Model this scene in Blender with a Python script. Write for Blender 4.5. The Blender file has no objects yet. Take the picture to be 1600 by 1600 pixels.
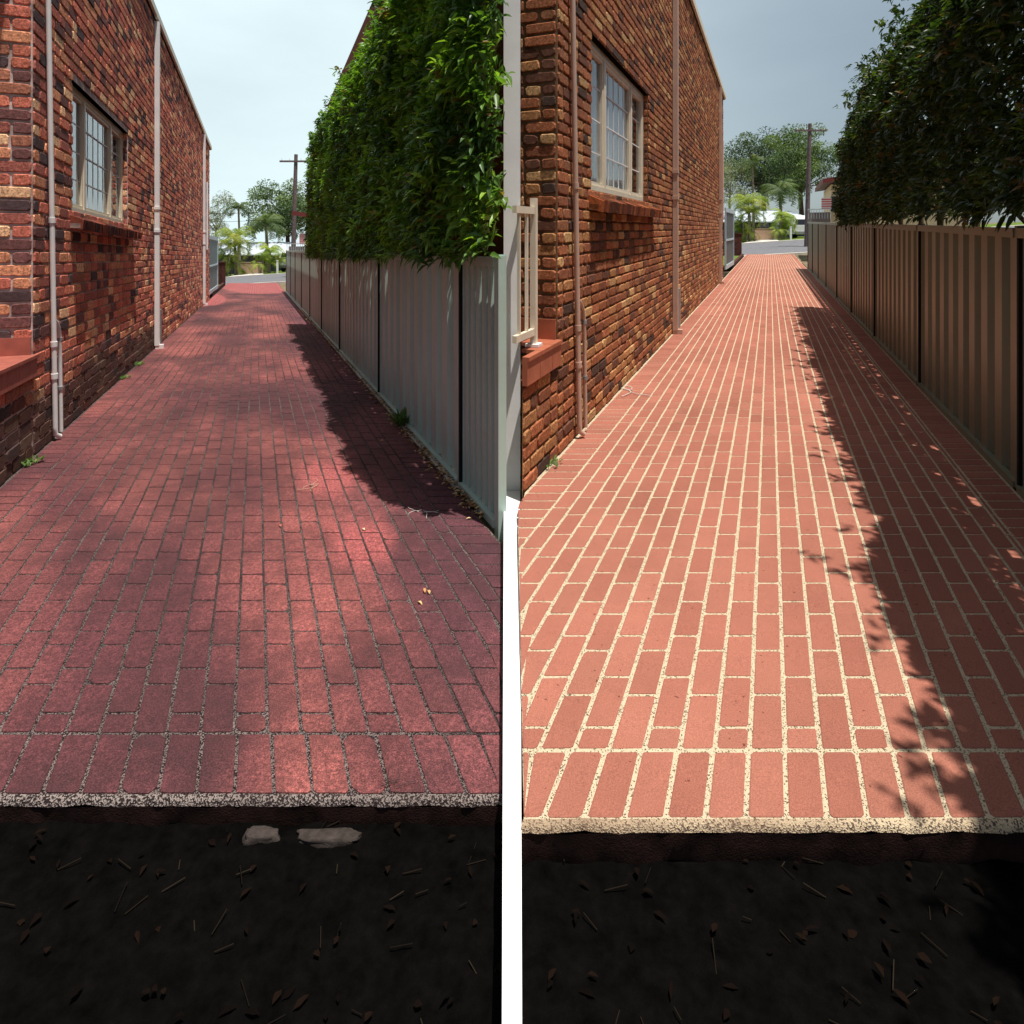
import bpy, math, random
from mathutils import Vector, noise
random.seed(7)
S = bpy.context.scene
C = S.collection
# ------------------------------------------------------------------ camera, sky, sun, exposure
EYE = 1.6; F = 960.0; HY = 380.0          # F: focal length in px of the 1600 px picture, HY: row of the horizon
cam = bpy.data.cameras.new('camera'); camo = bpy.data.objects.new('camera', cam); C.objects.link(camo)
camo.location = (0, 0, EYE); camo.rotation_euler = (math.pi/2, 0, 0)
cam.sensor_width = 36; cam.lens = 36*F/1600; cam.shift_y = (HY-800)/1600
cam.clip_start = 0.05; cam.clip_end = 3000
S.camera = camo
SUN = Vector((0.170, -0.172, 1.0)).normalized()   # towards the sun: high, behind and to the right
sun = bpy.data.lights.new('sun', 'SUN'); sun.energy = 4.8; sun.angle = math.radians(0.5); sun.color = (1, .955, .88)
suno = bpy.data.objects.new('sun', sun); C.objects.link(suno)
suno.rotation_euler = SUN.to_track_quat('Z', 'Y').to_euler()
suno.location = (4, -4, 20)
W_ = bpy.data.worlds.new('World'); S.world = W_; W_.use_nodes = True
nt = W_.node_tree; bg = nt.nodes['Background']
sky = nt.nodes.new('ShaderNodeTexSky'); sky.sky_type = 'NISHITA'; sky.sun_disc = False
sky.sun_elevation = math.asin(SUN.z); sky.sun_rotation = math.atan2(SUN.x, SUN.y)
sky.air_density = 1.0; sky.dust_density = 3.0; sky.ozone_density = 1.0
tc = nt.nodes.new('ShaderNodeTexCoord'); cn = nt.nodes.new('ShaderNodeTexNoise'); cn.inputs['Scale'].default_value = 2.6; cn.inputs['Detail'].default_value = 7
mp = nt.nodes.new('ShaderNodeMapping'); mp.inputs['Scale'].default_value = (1, 1, 2.6)
nt.links.new(tc.outputs['Generated'], mp.inputs[0]); nt.links.new(mp.outputs[0], cn.inputs['Vector'])
cr = nt.nodes.new('ShaderNodeValToRGB'); cr.color_ramp.elements[0].position = .38; cr.color_ramp.elements[1].position = .62
cr.color_ramp.elements[0].color = (.82, .82, .82, 1); cr.color_ramp.elements[1].color = (.95, .95, .95, 1)
nt.links.new(cn.outputs['Fac'], cr.inputs[0])
cm = nt.nodes.new('ShaderNodeMix'); cm.data_type = 'RGBA'; cm.inputs[7].default_value = (11.6, 14.0, 14.5, 1)
sx_ = nt.nodes.new('ShaderNodeSeparateXYZ'); nt.links.new(tc.outputs['Generated'], sx_.inputs[0])
mr = nt.nodes.new('ShaderNodeMapRange'); mr.interpolation_type = 'SMOOTHSTEP'; mr.inputs['From Min'].default_value = .55; mr.inputs['From Max'].default_value = -.25
mr.inputs['To Min'].default_value = .3; nt.links.new(sx_.outputs[0], mr.inputs['Value'])          # the cloud thins out towards the right
mm = nt.nodes.new('ShaderNodeMath'); mm.operation = 'MULTIPLY'; nt.links.new(cr.outputs[0], mm.inputs[0]); nt.links.new(mr.outputs[0], mm.inputs[1])
m2 = nt.nodes.new('ShaderNodeMapRange'); m2.interpolation_type = 'SMOOTHSTEP'; m2.inputs['From Min'].default_value = -.1; m2.inputs['From Max'].default_value = .7
m2.inputs['To Min'].default_value = .05; nt.links.new(sx_.outputs[1], m2.inputs['Value'])
m3 = nt.nodes.new('ShaderNodeMath'); m3.operation = 'MULTIPLY'; nt.links.new(mm.outputs[0], m3.inputs[0]); nt.links.new(m2.outputs[0], m3.inputs[1])
nt.links.new(m3.outputs[0], cm.inputs[0]); nt.links.new(sky.outputs[0], cm.inputs[6])
nt.links.new(cm.outputs[2], bg.inputs[0]); bg.inputs[1].default_value = 0.06
S.view_settings.view_transform = 'Standard'; S.view_settings.look = 'None'
S.view_settings.exposure = 0.28; S.view_settings.gamma = 1
S.render.engine = 'CYCLES'

# ------------------------------------------------------------------ helpers
def lin(r, g, b):
    f = lambda c: (c/255/12.92) if c/255 <= .04045 else ((c/255+.055)/1.055)**2.4
    return (f(r), f(g), f(b))

class NT:
    def __init__(s, name, rough=.8, spec=.3):
        s.m = bpy.data.materials.new(name); s.m.use_nodes = True
        s.t = s.m.node_tree; s.b = s.t.nodes['Principled BSDF']
        s.b.inputs['Roughness'].default_value = rough
        s.b.inputs['Specular IOR Level'].default_value = spec
        s.geo = None
    def n(s, k, **kw):
        x = s.t.nodes.new('ShaderNode'+k)
        for a, v in kw.items(): setattr(x, a, v)
        return x
    def link(s, a, b): s.t.links.new(a, b)
    def pos(s):
        if not s.geo: s.geo = s.n('NewGeometry')
        return s.geo.outputs['Position']
    def noise(s, scale, detail=3, rough=.6, vec=None):
        x = s.n('TexNoise'); x.inputs['Scale'].default_value = scale; x.inputs['Detail'].default_value = detail
        x.inputs['Roughness'].default_value = rough
        s.link(vec or s.pos(), x.inputs['Vector']); return x.outputs['Fac']
    def ramp(s, fac, stops):
        r = s.n('ValToRGB'); e = r.color_ramp.elements
        while len(e) < len(stops): e.new(.5)
        for i, (p, c) in enumerate(stops):
            e[i].position = p
            e[i].color = (c, c, c, 1) if isinstance(c, (int, float)) else (*c, 1)
        s.link(fac, r.inputs['Fac']); return r.outputs['Color']
    def mix(s, fac, a, b, mode='MIX'):
        x = s.n('Mix', data_type='RGBA', blend_type=mode)
        for v, i in ((fac, 0), (a, 6), (b, 7)):
            if isinstance(v, (int, float)): x.inputs[i].default_value = v if i == 0 else (v, v, v, 1)
            elif isinstance(v, tuple): x.inputs[i].default_value = (*v, 1)
            else: s.link(v, x.inputs[i])
        return x.outputs[2]
    def attr(s, name='Col'):
        return s.n('Attribute', attribute_name=name).outputs['Color']
    def color(s, c):
        if isinstance(c, tuple): s.b.inputs['Base Color'].default_value = (*c, 1)
        else: s.link(c, s.b.inputs['Base Color'])
        return s
    def bump(s, h, strength=.4, dist=.01):
        b = s.n('Bump'); b.inputs['Strength'].default_value = strength; b.inputs['Distance'].default_value = dist
        s.link(h, b.inputs['Height']); s.link(b.outputs[0], s.b.inputs['Normal']); return s

class MB:
    def __init__(s): s.v = []; s.f = []; s.m = []; s.c = []; s.sm = []
    def add(s, vs, fs, mi=0, col=None, smooth=False):
        k = len(s.v); s.v.extend(vs)
        for f in fs:
            s.f.append([i+k for i in f]); s.m.append(mi); s.c.append([col[i] for i in f] if isinstance(col, list) else (col or (1, 1, 1))); s.sm.append(smooth)
    def box(s, o, u, v, w, mi=0, col=None):        # corner o and three edge vectors
        o, u, v, w = Vector(o), Vector(u), Vector(v), Vector(w)
        p = [o, o+u, o+u+v, o+v, o+w, o+u+w, o+u+v+w, o+v+w]
        fs = [(0,3,2,1), (4,5,6,7), (0,1,5,4), (1,2,6,5), (2,3,7,6), (3,0,4,7)]
        if u.cross(v).dot(w) < 0: fs = [f[::-1] for f in fs]
        s.add(p, fs, mi, col)
    def tube(s, pts, rs, n=10, mi=0, col=None, cap=True):
        pts = [Vector(p) for p in pts]
        if isinstance(rs, (int, float)): rs = [rs]*len(pts)
        vs = []; prev = None
        for i, p in enumerate(pts):
            d = (pts[min(i+1, len(pts)-1)]-pts[max(i-1, 0)]).normalized()
            a = d.cross(Vector((0, 0, 1)) if abs(d.z) < .9 else Vector((1, 0, 0))).normalized() if prev is None else (prev-d*prev.dot(d)).normalized()
            prev = a; b = d.cross(a)
            for k in range(n):
                t = 2*math.pi*k/n; vs.append(p+(a*math.cos(t)+b*math.sin(t))*rs[i])
        fs = []
        for i in range(len(pts)-1):
            for k in range(n):
                fs.append((i*n+k, i*n+(k+1) % n, (i+1)*n+(k+1) % n, (i+1)*n+k))
        s.add(vs, fs, mi, col, True)
        if cap: s.add(vs[:n], [tuple(range(n))[::-1]], mi, col); s.add(vs[-n:], [tuple(range(n))], mi, col)
    def prism(s, poly, z0, z1, mi=0, col=None):    # horizontal polygon (ccw), heights may be callables
        zf = lambda z, p: z(p[0], p[1]) if callable(z) else z
        n = len(poly)
        vs = [Vector((p[0], p[1], zf(z0, p))) for p in poly]+[Vector((p[0], p[1], zf(z1, p))) for p in poly]
        s.add(vs, [tuple(range(n))[::-1], tuple(range(n, 2*n))]+[(i, (i+1) % n, n+(i+1) % n, n+i) for i in range(n)], mi, col)
    def build(s, name, mats, parent=None):
        me = bpy.data.meshes.new(name)
        off = Vector(parent.get('_base', (0, 0, 0))) if parent else Vector((0, 0, 0))
        me.from_pydata([tuple(Vector(p)-off) for p in s.v], [], s.f)
        for m in (mats if isinstance(mats, (list, tuple)) else [mats]): me.materials.append(m)
        me.polygons.foreach_set('material_index', s.m)
        me.polygons.foreach_set('use_smooth', s.sm)
        at = me.color_attributes.new('Col', 'FLOAT_COLOR', 'CORNER')
        d = []
        for f, c in zip(s.f, s.c):
            if isinstance(c, list):
                for q in c: d.extend((q[0], q[1], q[2], 1.0))
            else: d.extend([c[0], c[1], c[2], 1.0]*len(f))
        at.data.foreach_set('color', d); me.update()
        o = bpy.data.objects.new(name, me); C.objects.link(o)
        if parent: o.parent = parent; o['_base'] = list(off)
        return o
def thing(name, loc, label, cat, group=None):
    o = bpy.data.objects.new(name, None); C.objects.link(o); o.location = loc; o['_base'] = list(loc)
    o.empty_display_size = .2
    o['label'] = label; o['category'] = cat
    if group: o['group'] = group
    return o
def tag(o, label, cat, group=None):
    o['label'] = label; o['category'] = cat
    if group: o['group'] = group
    return o
def struct(o, kind='structure', label=None):
    o['kind'] = kind
    if label: o['label'] = label
    return o

# ------------------------------------------------------------------ the two driveways: a lane runs away from the common front line
class Lane:
    def __init__(s, vx, vy, key):
        s.vx, s.vy, s.key = vx, vy, key
        s.sx = (vx-800)/F; s.s = (HY-vy)/F
        L = math.hypot(s.sx, 1); s.k = math.sqrt(s.sx**2+1+s.s**2)       # metres along the lane per metre of Y
        s.d = Vector((s.sx, 1, s.s))/s.k                                 # along the lane
        s.n = Vector((1/L, -s.sx/L, 0))                                  # level, towards the right
    def P(s, a, Y, z=0.0, o=0.0):
        return Vector((s.sx*Y+a, Y, s.s*Y+z))+s.n*o
    def far(s, dx, dy, Y):                                               # a place by its bearing from the lane's end
        return Vector(((s.vx+dx-800)*Y/F, Y, EYE+(HY-s.vy-dy)*Y/F))
LL = Lane(400, 403, 'L'); LR = Lane(1203, 358, 'R')
LL.al, LL.ar, LL.y0, LL.y1 = -1.795, 1.375, 1.83, 39.0
LR.al, LR.ar, LR.y0, LR.y1 = -1.495, 1.50, 1.665, 39.0
UP = Vector((0, 0, 1))

# ------------------------------------------------------------------ materials
def mat_plain(name, col, rough=.7, spec=.3, metal=0, nz=.12, nscale=6, bump=0):
    t = NT(name, rough, spec); t.b.inputs['Metallic'].default_value = metal
    nn = t.noise(nscale, 4)
    t.color(t.mix(1, col, t.ramp(nn, [(.25, 1-nz*1.6), (.75, 1+nz)]), 'MULTIPLY'))
    if bump: t.bump(t.noise(nscale*12, 3), bump, .004)
    return t.m
def mat_brick(name, hue):
    t = NT(name, .92, .15)
    c = t.mix(1, t.attr(), t.ramp(t.noise(38, 5, .75), [(.3, .45), (.5, .95), (.68, 1.6)]), 'MULTIPLY')
    v = t.n('TexVoronoi'); v.inputs['Scale'].default_value = 130; t.link(t.pos(), v.inputs['Vector'])
    c = t.mix(t.ramp(t.noise(70, 3), [(.50, 0), (.64, .6)]), c, hue)
    t.color(c); t.bump(t.noise(90, 5, .7), .9, .006); return t.m
def mat_mortar(name, a, b):
    t = NT(name, .95, .1)
    t.color(t.mix(t.ramp(t.noise(6, 5), [(.35, 0), (.65, 1)]), a, b)); t.bump(t.noise(160, 3), .8, .004); return t.m
M = {}
M['brickL'] = mat_brick('brick_weathered', lin(92, 66, 58))
M['brickR'] = mat_brick('brick_clean', lin(108, 66, 36))
M['mortarL'] = mat_mortar('mortar_pale', lin(226, 206, 198), lin(150, 128, 122))
M['mortarR'] = mat_mortar('mortar_brown', lin(150, 118, 88), lin(92, 66, 48))

def mat_paver_dirty():
    t = NT('paver_dirty', .85, .25)
    base = t.attr()
    n1 = t.noise(.55, 6, .62); n2 = t.noise(5.5, 6, .75); n3 = t.noise(230, 3, .8)
    g = t.n('Math', operation='ADD'); g.operation = 'MULTIPLY_ADD'; t.link(n1, g.inputs[0]); g.inputs[1].default_value = .6
    h_ = t.n('Math', operation='MULTIPLY'); t.link(n2, h_.inputs[0]); h_.inputs[1].default_value = .4; t.link(h_.outputs[0], g.inputs[2])
    grime = t.ramp(g.outputs[0], [(.43, 0), (.5, .55), (.56, 1.0)])
    # clean patches and painted far sunlight are an attribute of single pavers (alpha-free second layer)
    cl = t.attr('CleanSunlit')
    gr = t.mix(1, grime, cl, 'MULTIPLY')
    c = t.mix(gr, base, t.mix(.74, base, lin(44, 34, 36)))
    c = t.mix(t.ramp(t.noise(60, 5, .8), [(.43, .92), (.60, 0)]), c, t.mix(.65, base, lin(40, 28, 30)))
    c = t.mix(1, c, t.ramp(n3, [(.32, .38), (.5, .95), (.66, 1.9)]), 'MULTIPLY')
    t.color(c); t.bump(t.noise(260, 3, .7), .7, .003)
    return t.m
def mat_paver_clean():
    t = NT('paver_clean', .88, .2)
    c = t.mix(1, t.attr(), t.ramp(t.noise(280, 3, .8), [(.32, .62), (.5, 1), (.66, 1.35)]), 'MULTIPLY')
    c = t.mix(1, c, t.ramp(t.noise(2.2, 5, .7), [(.3, .88), (.7, 1.08)]), 'MULTIPLY')
    c = t.mix(t.ramp(t.noise(48, 2, .5), [(.715, 0), (.74, .8)]), c, lin(86, 44, 36))
    t.color(c); t.bump(t.noise(240, 3, .7), .35, .003); return t.m
def mat_joint(name, pale, dark, thr, big=None, vs=210):
    t = NT(name, .95, .12)
    v = t.n('TexVoronoi'); v.inputs['Scale'].default_value = vs; t.link(t.pos(), v.inputs['Vector'])
    sp = t.n('Separate' + 'Color'); t.link(v.outputs['Color'], sp.inputs[0])
    c = t.ramp(sp.outputs[0], [(0, dark), (thr, dark), (thr+.08, pale), (1, tuple(min(1, x*1.18) for x in pale))])
    if big: c = t.mix(t.ramp(t.noise(.8, 5, .65), [(.42, 0), (.6, 1)]), c, t.mix(.75, c, big))
    t.color(c); t.bump(v.outputs['Distance'], .8, .004); return t.m
M['paverL'] = mat_paver_dirty(); M['paverR'] = mat_paver_clean()
M['jointL'] = mat_joint('joint_grimy', lin(124, 110, 106), lin(38, 30, 31), .5, lin(46, 36, 37), 300)
M['jointR'] = mat_joint('joint_cream', lin(198, 182, 154), lin(104, 90, 74), .14, None, 280)
M['lipL'] = mat_joint('lip_aggregate_grey', lin(140, 128, 122), lin(46, 38, 38), .5, lin(62, 50, 48), 260)
M['lipR'] = mat_joint('lip_aggregate_cream', lin(196, 176, 146), lin(92, 80, 72), .26, lin(130, 104, 84), 260)
M['slab'] = mat_plain('slab_edge_dark', lin(52, 34, 30), .95, .1, nz=.5, nscale=14, bump=.8)

def mat_fence(name, col, dirt):
    t = NT(name, .4, .5)
    c = t.mix(t.ramp(t.noise(2.0, 5, .7), [(.45, 0), (.75, .35)]), t.mix(1, t.attr(), col, 'MULTIPLY'), dirt)
    t.color(c); return t.m
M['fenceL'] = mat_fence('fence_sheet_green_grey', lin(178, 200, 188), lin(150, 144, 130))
M['fenceR'] = mat_fence('fence_sheet_brown', lin(122, 126, 104), lin(100, 86, 62))  # same sheet as the left fence, colour darkened and browned for its shade
M['black'] = mat_plain('dark_gap', (.008, .008, .008), .8)
M['white'] = mat_plain('white_paint', (.84, .83, .82), .5, .4, nz=.05)
M['cream'] = mat_plain('cream_paint', lin(224, 212, 190), .5, .4, nz=.06)
M['pipeR'] = mat_plain('beige_paint', lin(196, 166, 148), .5, .4, nz=.08)
M['grey'] = mat_plain('grey_metal', lin(140, 140, 142), .6, .4)
M['tileR'] = mat_plain('terracotta_tile', lin(170, 98, 72), .5, .35, nz=.15, nscale=9)
M['tileL'] = mat_plain('terracotta_tile_dull', lin(168, 96, 82), .5, .35, nz=.15, nscale=9)
M['stone'] = mat_plain('stone_grey', lin(72, 64, 60), .95, .1, nz=.4, nscale=25, bump=1)
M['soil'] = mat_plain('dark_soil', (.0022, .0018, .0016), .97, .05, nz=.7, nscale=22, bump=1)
M['ground'] = mat_plain('bare_ground', lin(120, 108, 84), .95, .1, nz=.3, nscale=2)
M['concrete'] = mat_plain('pale_concrete', lin(206, 200, 192), .9, .15, nz=.12, nscale=3, bump=.3)
M['asphalt'] = mat_plain('asphalt', lin(112, 112, 116), .92, .15, nz=.16, nscale=4, bump=.4)
M['gate'] = mat_plain('gate_sheet', lin(98, 120, 124), .5, .4)
M['gateR'] = mat_plain('gate_sheet_dark', lin(86, 94, 98), .5, .4)
M['gateframe'] = mat_plain('gate_frame', lin(178, 198, 204), .5, .4)
M['bark'] = mat_plain('bark', lin(96, 80, 64), .95, .1, nz=.4, nscale=12, bump=.8)
M['palebark'] = mat_plain('pale_bark', lin(160, 148, 130), .95, .1, nz=.3, nscale=9, bump=.6)
M['pole'] = mat_plain('pole_timber', lin(116, 104, 104), .95, .1, nz=.3, nscale=7, bump=.6)
M['darkbrick'] = mat_plain('dark_brick', lin(84, 54, 50), .95, .1, nz=.45, nscale=9)
M['tan'] = mat_plain('tan_render', lin(190, 158, 136), .9, .15, nz=.06)
M['roofwhite'] = mat_plain('pale_roof', lin(188, 198, 206), .6, .3, nz=.05)
M['housewall'] = mat_plain('blue_grey_wall', lin(84, 92, 104), .8, .2)
M['creamwall'] = mat_plain('cream_brick', lin(226, 214, 176), .9, .15, nz=.14, nscale=10)
M['maroon'] = mat_plain('maroon_fascia', lin(120, 60, 58), .6, .3)
M['roofgrey'] = mat_plain('grey_roof', lin(120, 118, 120), .8, .2)
M['soffit'] = mat_plain('dark_soffit', lin(52, 42, 38), .8, .2)
M['rooftile'] = mat_plain('dark_roof_tile', lin(62, 44, 40), .8, .2, nz=.3)
M['rubber'] = mat_plain('rubber', (.02, .02, .02), .8)
M['van'] = mat_plain('van_white_paint', (.75, .76, .78), .25, .6, nz=.02)
M['red'] = mat_plain('red_lens', (.5, .02, .02), .3, .5)
M['pinkred'] = mat_plain('faded_red', lin(206, 92, 96), .7)
M['grass'] = mat_plain('grass', lin(96, 116, 48), .95, .1, nz=.4, nscale=10)
M['gl'] = mat_plain('dark_glass', (.02, .022, .025), .08, .8, nz=0)
def mat_leaf(name, rough=.4, tr=.35):
    t = NT(name, rough, .45)
    c = t.attr(); t.color(c)
    tl = t.n('BsdfTranslucent'); t.link(t.mix(1, c, (1.3, 1.5, .5), 'MULTIPLY'), tl.inputs[0])
    mx = t.n('MixShader'); mx.inputs[0].default_value = tr
    out = [n for n in t.t.nodes if n.type == 'OUTPUT_MATERIAL'][0]
    t.link(t.b.outputs[0], mx.inputs[1]); t.link(tl.outputs[0], mx.inputs[2]); t.link(mx.outputs[0], out.inputs[0])
    return t.m
M['leaf'] = mat_leaf('leaf'); M['leafdull'] = mat_leaf('leaf_dull', .7, .3)
M['chip'] = NT('bark_chip', .95, .03); M['chip'].color(M['chip'].attr()); M['chip'] = M['chip'].m
M['deadleaf'] = mat_leaf('dead_leaf', .8, .1)
def mat_glass():
    t = NT('window_glass', .03, .6); t.b.inputs['Transmission Weight'].default_value = 1.0
    t.b.inputs['IOR'].default_value = 1.25; t.color((.9, .94, .95)); return t.m
M['pane'] = mat_glass()
M['curtain'] = mat_plain('lace_curtain', (.82, .85, .87), .9, .1, nz=.05, nscale=30)
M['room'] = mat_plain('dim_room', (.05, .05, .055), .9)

# ------------------------------------------------------------------ ground, street
def base_z(X, Y):
    if Y < 39:
        t = max(-1, min(1, X/(.418*max(Y, .5))))
        return Y*(.0229*(1+t)/2-.0240*(1-t)/2) if Y > 0 else 0
    return street_z(X, 39)+(street_z(X, 49)-street_z(X, 39))*min(1, (Y-39)/10)+max(0, Y-49)*.004
def street_z(X, Y):
    t = max(-1.2, min(2.2, (X+16.3)/32.7))
    z0 = -.936+(.893+.936)*t; z1 = -.70+(1.45+.70)*t
    return z0+(z1-z0)*(Y-39)/10
def sheet(xs, ys, zf, dz):
    b = MB(); nx = len(xs)
    vs = [Vector((x, y, zf(x, y)+dz)) for y in ys for x in xs]
    b.add(vs, [(j*nx+i, j*nx+i+1, (j+1)*nx+i+1, (j+1)*nx+i) for j in range(len(ys)-1) for i in range(nx-1)], 0, None, True)
    return b
def lsp(a, b, n): return [a+(b-a)*i/(n-1) for i in range(n)]
xs = [-900, -300, -120]+lsp(-70, 70, 57)+[120, 300, 900]
ys = [-200, -40, -10]+lsp(-4, 60, 65)+[90, 200, 600, 1500]
struct(sheet(xs, ys, lambda x, y: base_z(x, y)-(.35 if abs(x) < 7 and y < 2.2 else 0), -.14).build('ground', M['ground']))
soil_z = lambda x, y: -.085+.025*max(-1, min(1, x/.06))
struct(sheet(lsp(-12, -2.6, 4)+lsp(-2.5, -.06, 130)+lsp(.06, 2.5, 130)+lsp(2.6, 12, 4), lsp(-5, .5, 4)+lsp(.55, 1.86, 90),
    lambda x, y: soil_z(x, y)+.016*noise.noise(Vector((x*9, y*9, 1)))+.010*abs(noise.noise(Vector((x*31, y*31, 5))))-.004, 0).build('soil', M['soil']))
struct(sheet(lsp(-60, 60, 41), lsp(39.25, 48.4, 5), street_z, .0).build('road', M['asphalt']))
k = MB()
for i in range(40):
    x0 = -60+3*i; k.prism([(x0, 39.02), (x0+2.99, 39.02), (x0+2.99, 39.24), (x0, 39.24)], lambda x, y: street_z(x, y)-.2, lambda x, y: street_z(x, y)+.006)
struct(k.build('gutter', M['concrete']))
k = MB()
for i in range(40):
    x0 = -60+3*i; k.prism([(x0, 48.4), (x0+2.99, 48.4), (x0+2.99, 48.6), (x0, 48.6)], lambda x, y: street_z(x, y)-.2, lambda x, y: street_z(x, y)+.06)
struct(k.build('kerb', M['concrete']))
struct(sheet(lsp(-60, 60, 41), lsp(48.6, 58, 5), base_z, .03).build('verge', M['grass']))

# ------------------------------------------------------------------ paving
def clamp_a(lane, a, Y):
    # the two pavings meet on the line between them
    if Y > 4.2: return a
    return min(a, -.034-lane.sx*Y) if lane.key == 'L' else max(a, .034-lane.sx*Y)
def paving(lane):
    rnd = random.Random(11 if lane.key == 'L' else 23)
    L = lane.key == 'L'
    cl, cw, j, jy = (.236, .1135, .012, .010) if L else (.222, .108, .0155, .0115)
    B = MB(); clean = []
    def tone(a, Y, rj, rv_):
        if L:
            n = noise.noise(Vector((a*1.1, Y*.5, 3)))
            t = max(0, min(1, .42+n*1.2+.5*noise.noise(Vector((a*3.1, Y*1.6, 9)))+rj))
            c0 = Vector(lin(108, 60, 64)); c1 = Vector(lin(172, 98, 92))
            c = c0.lerp(c1, t)
            if a > .45:  c = c.lerp(Vector(lin(122, 74, 84)), min(1, (a-.45)/.7)*.6)
            x = lane.vx+a*F/Y; y = lane.vy+F*EYE/Y
            for (cx, cy, rx, ry) in ((512, 748, 46, 24), (566, 848, 52, 34), (410, 448, 60, 11), (330, 468, 22, 9)):  # near pair are clean pavers, far pair paint in sunlit patches
                q = ((x-cx)/rx)**2+((y-cy)/ry)**2
                if q < 1.5: 
                    w = max(0, min(1, (1.35-q)*2+rj*2)); w = w*w*(3-2*w); c = (c*rv_).lerp(Vector(lin(184, 98, 96)), w*.85); return tuple(c), 1-w
            return tuple(c*rv_), 1
        v = rv_*(1+.14*noise.noise(Vector((a*.9, Y*.7, 8)))); c = Vector(lin(160, 103, 86)).lerp(Vector(lin(149, 90, 75)), min(1, abs(rj)*6))
        return tuple(c*v), 1
    def paver(a0, a1, Y0, Y1):
        if Y1-Y0 < .02 or a1-a0 < .02 or all(clamp_a(lane, p, q) != p for p in (a0, a1) for q in (Y0, Y1)): return
        a0 += j/2; a1 -= j/2; Y0 += jy/2; Y1 -= jy/2
        r = .006*rnd.uniform(.5, 1.6)+(.014 if L and rnd.random() < .06 else 0)
        r = min(r, (a1-a0)*.3, (Y1-Y0)*.3)
        w = .0022 if L else .0012
        jit = lambda: rnd.uniform(-w, w)
        pts = [(a0+r, Y0), (a1-r, Y0), (a1, Y0+r), (a1, Y1-r), (a1-r, Y1), (a0+r, Y1), (a0, Y1-r), (a0, Y0+r)]
        pts = [(p+jit(), q+jit()) for p, q in pts]
        pts = [(clamp_a(lane, p, q), q) for p, q in pts]
        top = (.0048 if L else .0032)+rnd.uniform(-.0008, .0006)
        lo = [lane.P(p, q, 0) for p, q in pts]
        ca, cy = sum(p for p, q in pts)/8, (Y0+Y1)/2
        ins = .0035
        md = [lane.P(p, q, top-.0015) for p, q in pts]
        hi = [lane.P(p+(ins if p < ca else -ins), q+(ins if q < cy else -ins), top) for p, q in pts]
        rj = rnd.uniform(-.10, .10); rv_ = rnd.uniform(.92, 1.07)
        tt = [tone(p, q, rj, rv_) for p, q in pts]; cc, k_ = tone(ca, cy, rj, rv_)
        c = [x[0] for x in tt]*3
        fs = [(i, (i+1) % 8, 8+(i+1) % 8, 8+i) for i in range(8)]+[(8+i, 8+(i+1) % 8, 16+(i+1) % 8, 16+i) for i in range(8)]+[tuple(range(16, 24))]
        B.add(lo+md+hi, fs, 0, c)
        clean.extend([[tt[i % 8][1] for i in f] for f in fs])
    al, ar, y0, y1 = lane.al, lane.ar, lane.y0, lane.y1
    # header course along the front edge
    a = al; w = cw+.002
    while a < ar: paver(a, min(a+w, ar), y0, y0+cl-.004); a += w
    # side borders laid crosswise, kept in from the field by the same joint
    bw = .225; Y = y0+cl
    while Y < y1-.12:
        paver(al+.02, al+.02+bw, Y, Y+cw); paver(ar-bw-.01, ar-.01, Y, Y+cw); Y += cw
    # narrow strip beside the right border, the leftover of the field
    f0 = al+.02+bw; f1 = ar-bw-.01
    ncol = int((f1-f0)/cw); rest = (f1-f0)-ncol*cw
    for i in range(ncol+1):
        a0 = f0+i*cw; a1 = min(a0+cw, f1)
        Y = y0+cl; off = cl if i % 2 == (0 if L else 1) else cl*.38
        Ye = Y+off
        off = rnd.uniform(-.004, .004)
        while Y < y1-.24:
            paver(a0, a1, Y, Ye); Y = Ye; Ye = Y+cl
    a = al
    while a < ar: paver(a, min(a+w, ar), y1-.235, y1-.005); a += w
    # bed sheet with the joint mortar, cut at the meeting line
    bed = MB(); yy = [y0-.002]+[q for q in lsp(y0+.3, 4.2, 6)]+[4.5, 10, 20, y1]
    def ends(Y):
        if Y > 4.2: return al-.0, ar
        return (al, min(ar, -.032-lane.sx*Y)) if L else (max(al, .032-lane.sx*Y), ar)
    vs = []; fs = []
    for q in yy:
        e = ends(q); vs += [lane.P(e[0], q, 0), lane.P(e[1], q, 0)]
    for i in range(len(yy)-1): fs.append((2*i, 2*i+1, 2*i+3, 2*i+2))
    bed.add(vs, fs, 1)
    for i in range(len(fs)): clean.append(1)
    e = ends(y0)
    # rounded pale lip of bare aggregate, then the dark riser
    n = 90; prof = [(-.003, .005), (-.013, .0035), (-.019, -.005), (-.022, -.014)]
    vs = []
    for i in range(n+1):
        a = e[0]+(e[1]-e[0])*i/n
        wv = noise.noise(Vector((a*9, 1, 2)))*.004+noise.noise(Vector((a*31, 5, 2)))*.003
        for dy, dz in prof: vs.append(lane.P(a, y0+dy+wv*(1 if dy < -.01 else 0), dz+wv*.5))
    m = len(prof)
    lf = [(i*m+q, i*m+q+1, (i+1)*m+q+1, (i+1)*m+q) for i in range(n) for q in range(m-1)]
    lf = [f[::-1] for f in lf]
    bed.add(vs, lf, 2, None, True); 
    vs = []
    for i in range(n+1):
        a = e[0]+(e[1]-e[0])*i/n
        for dy, dz in ((-.023, -.014), (-.020, -.05), (-.014+noise.noise(Vector((a*6, 3, 1)))*.012, -.105), (.0, -.17)):
            vs.append(lane.P(a, y0+dy+noise.noise(Vector((a*14, dz*40, 1)))*.006, dz))
    rf = [(i*4+q, (i+1)*4+q, (i+1)*4+q+1, i*4+q+1) for i in range(n) for q in range(3)]
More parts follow.
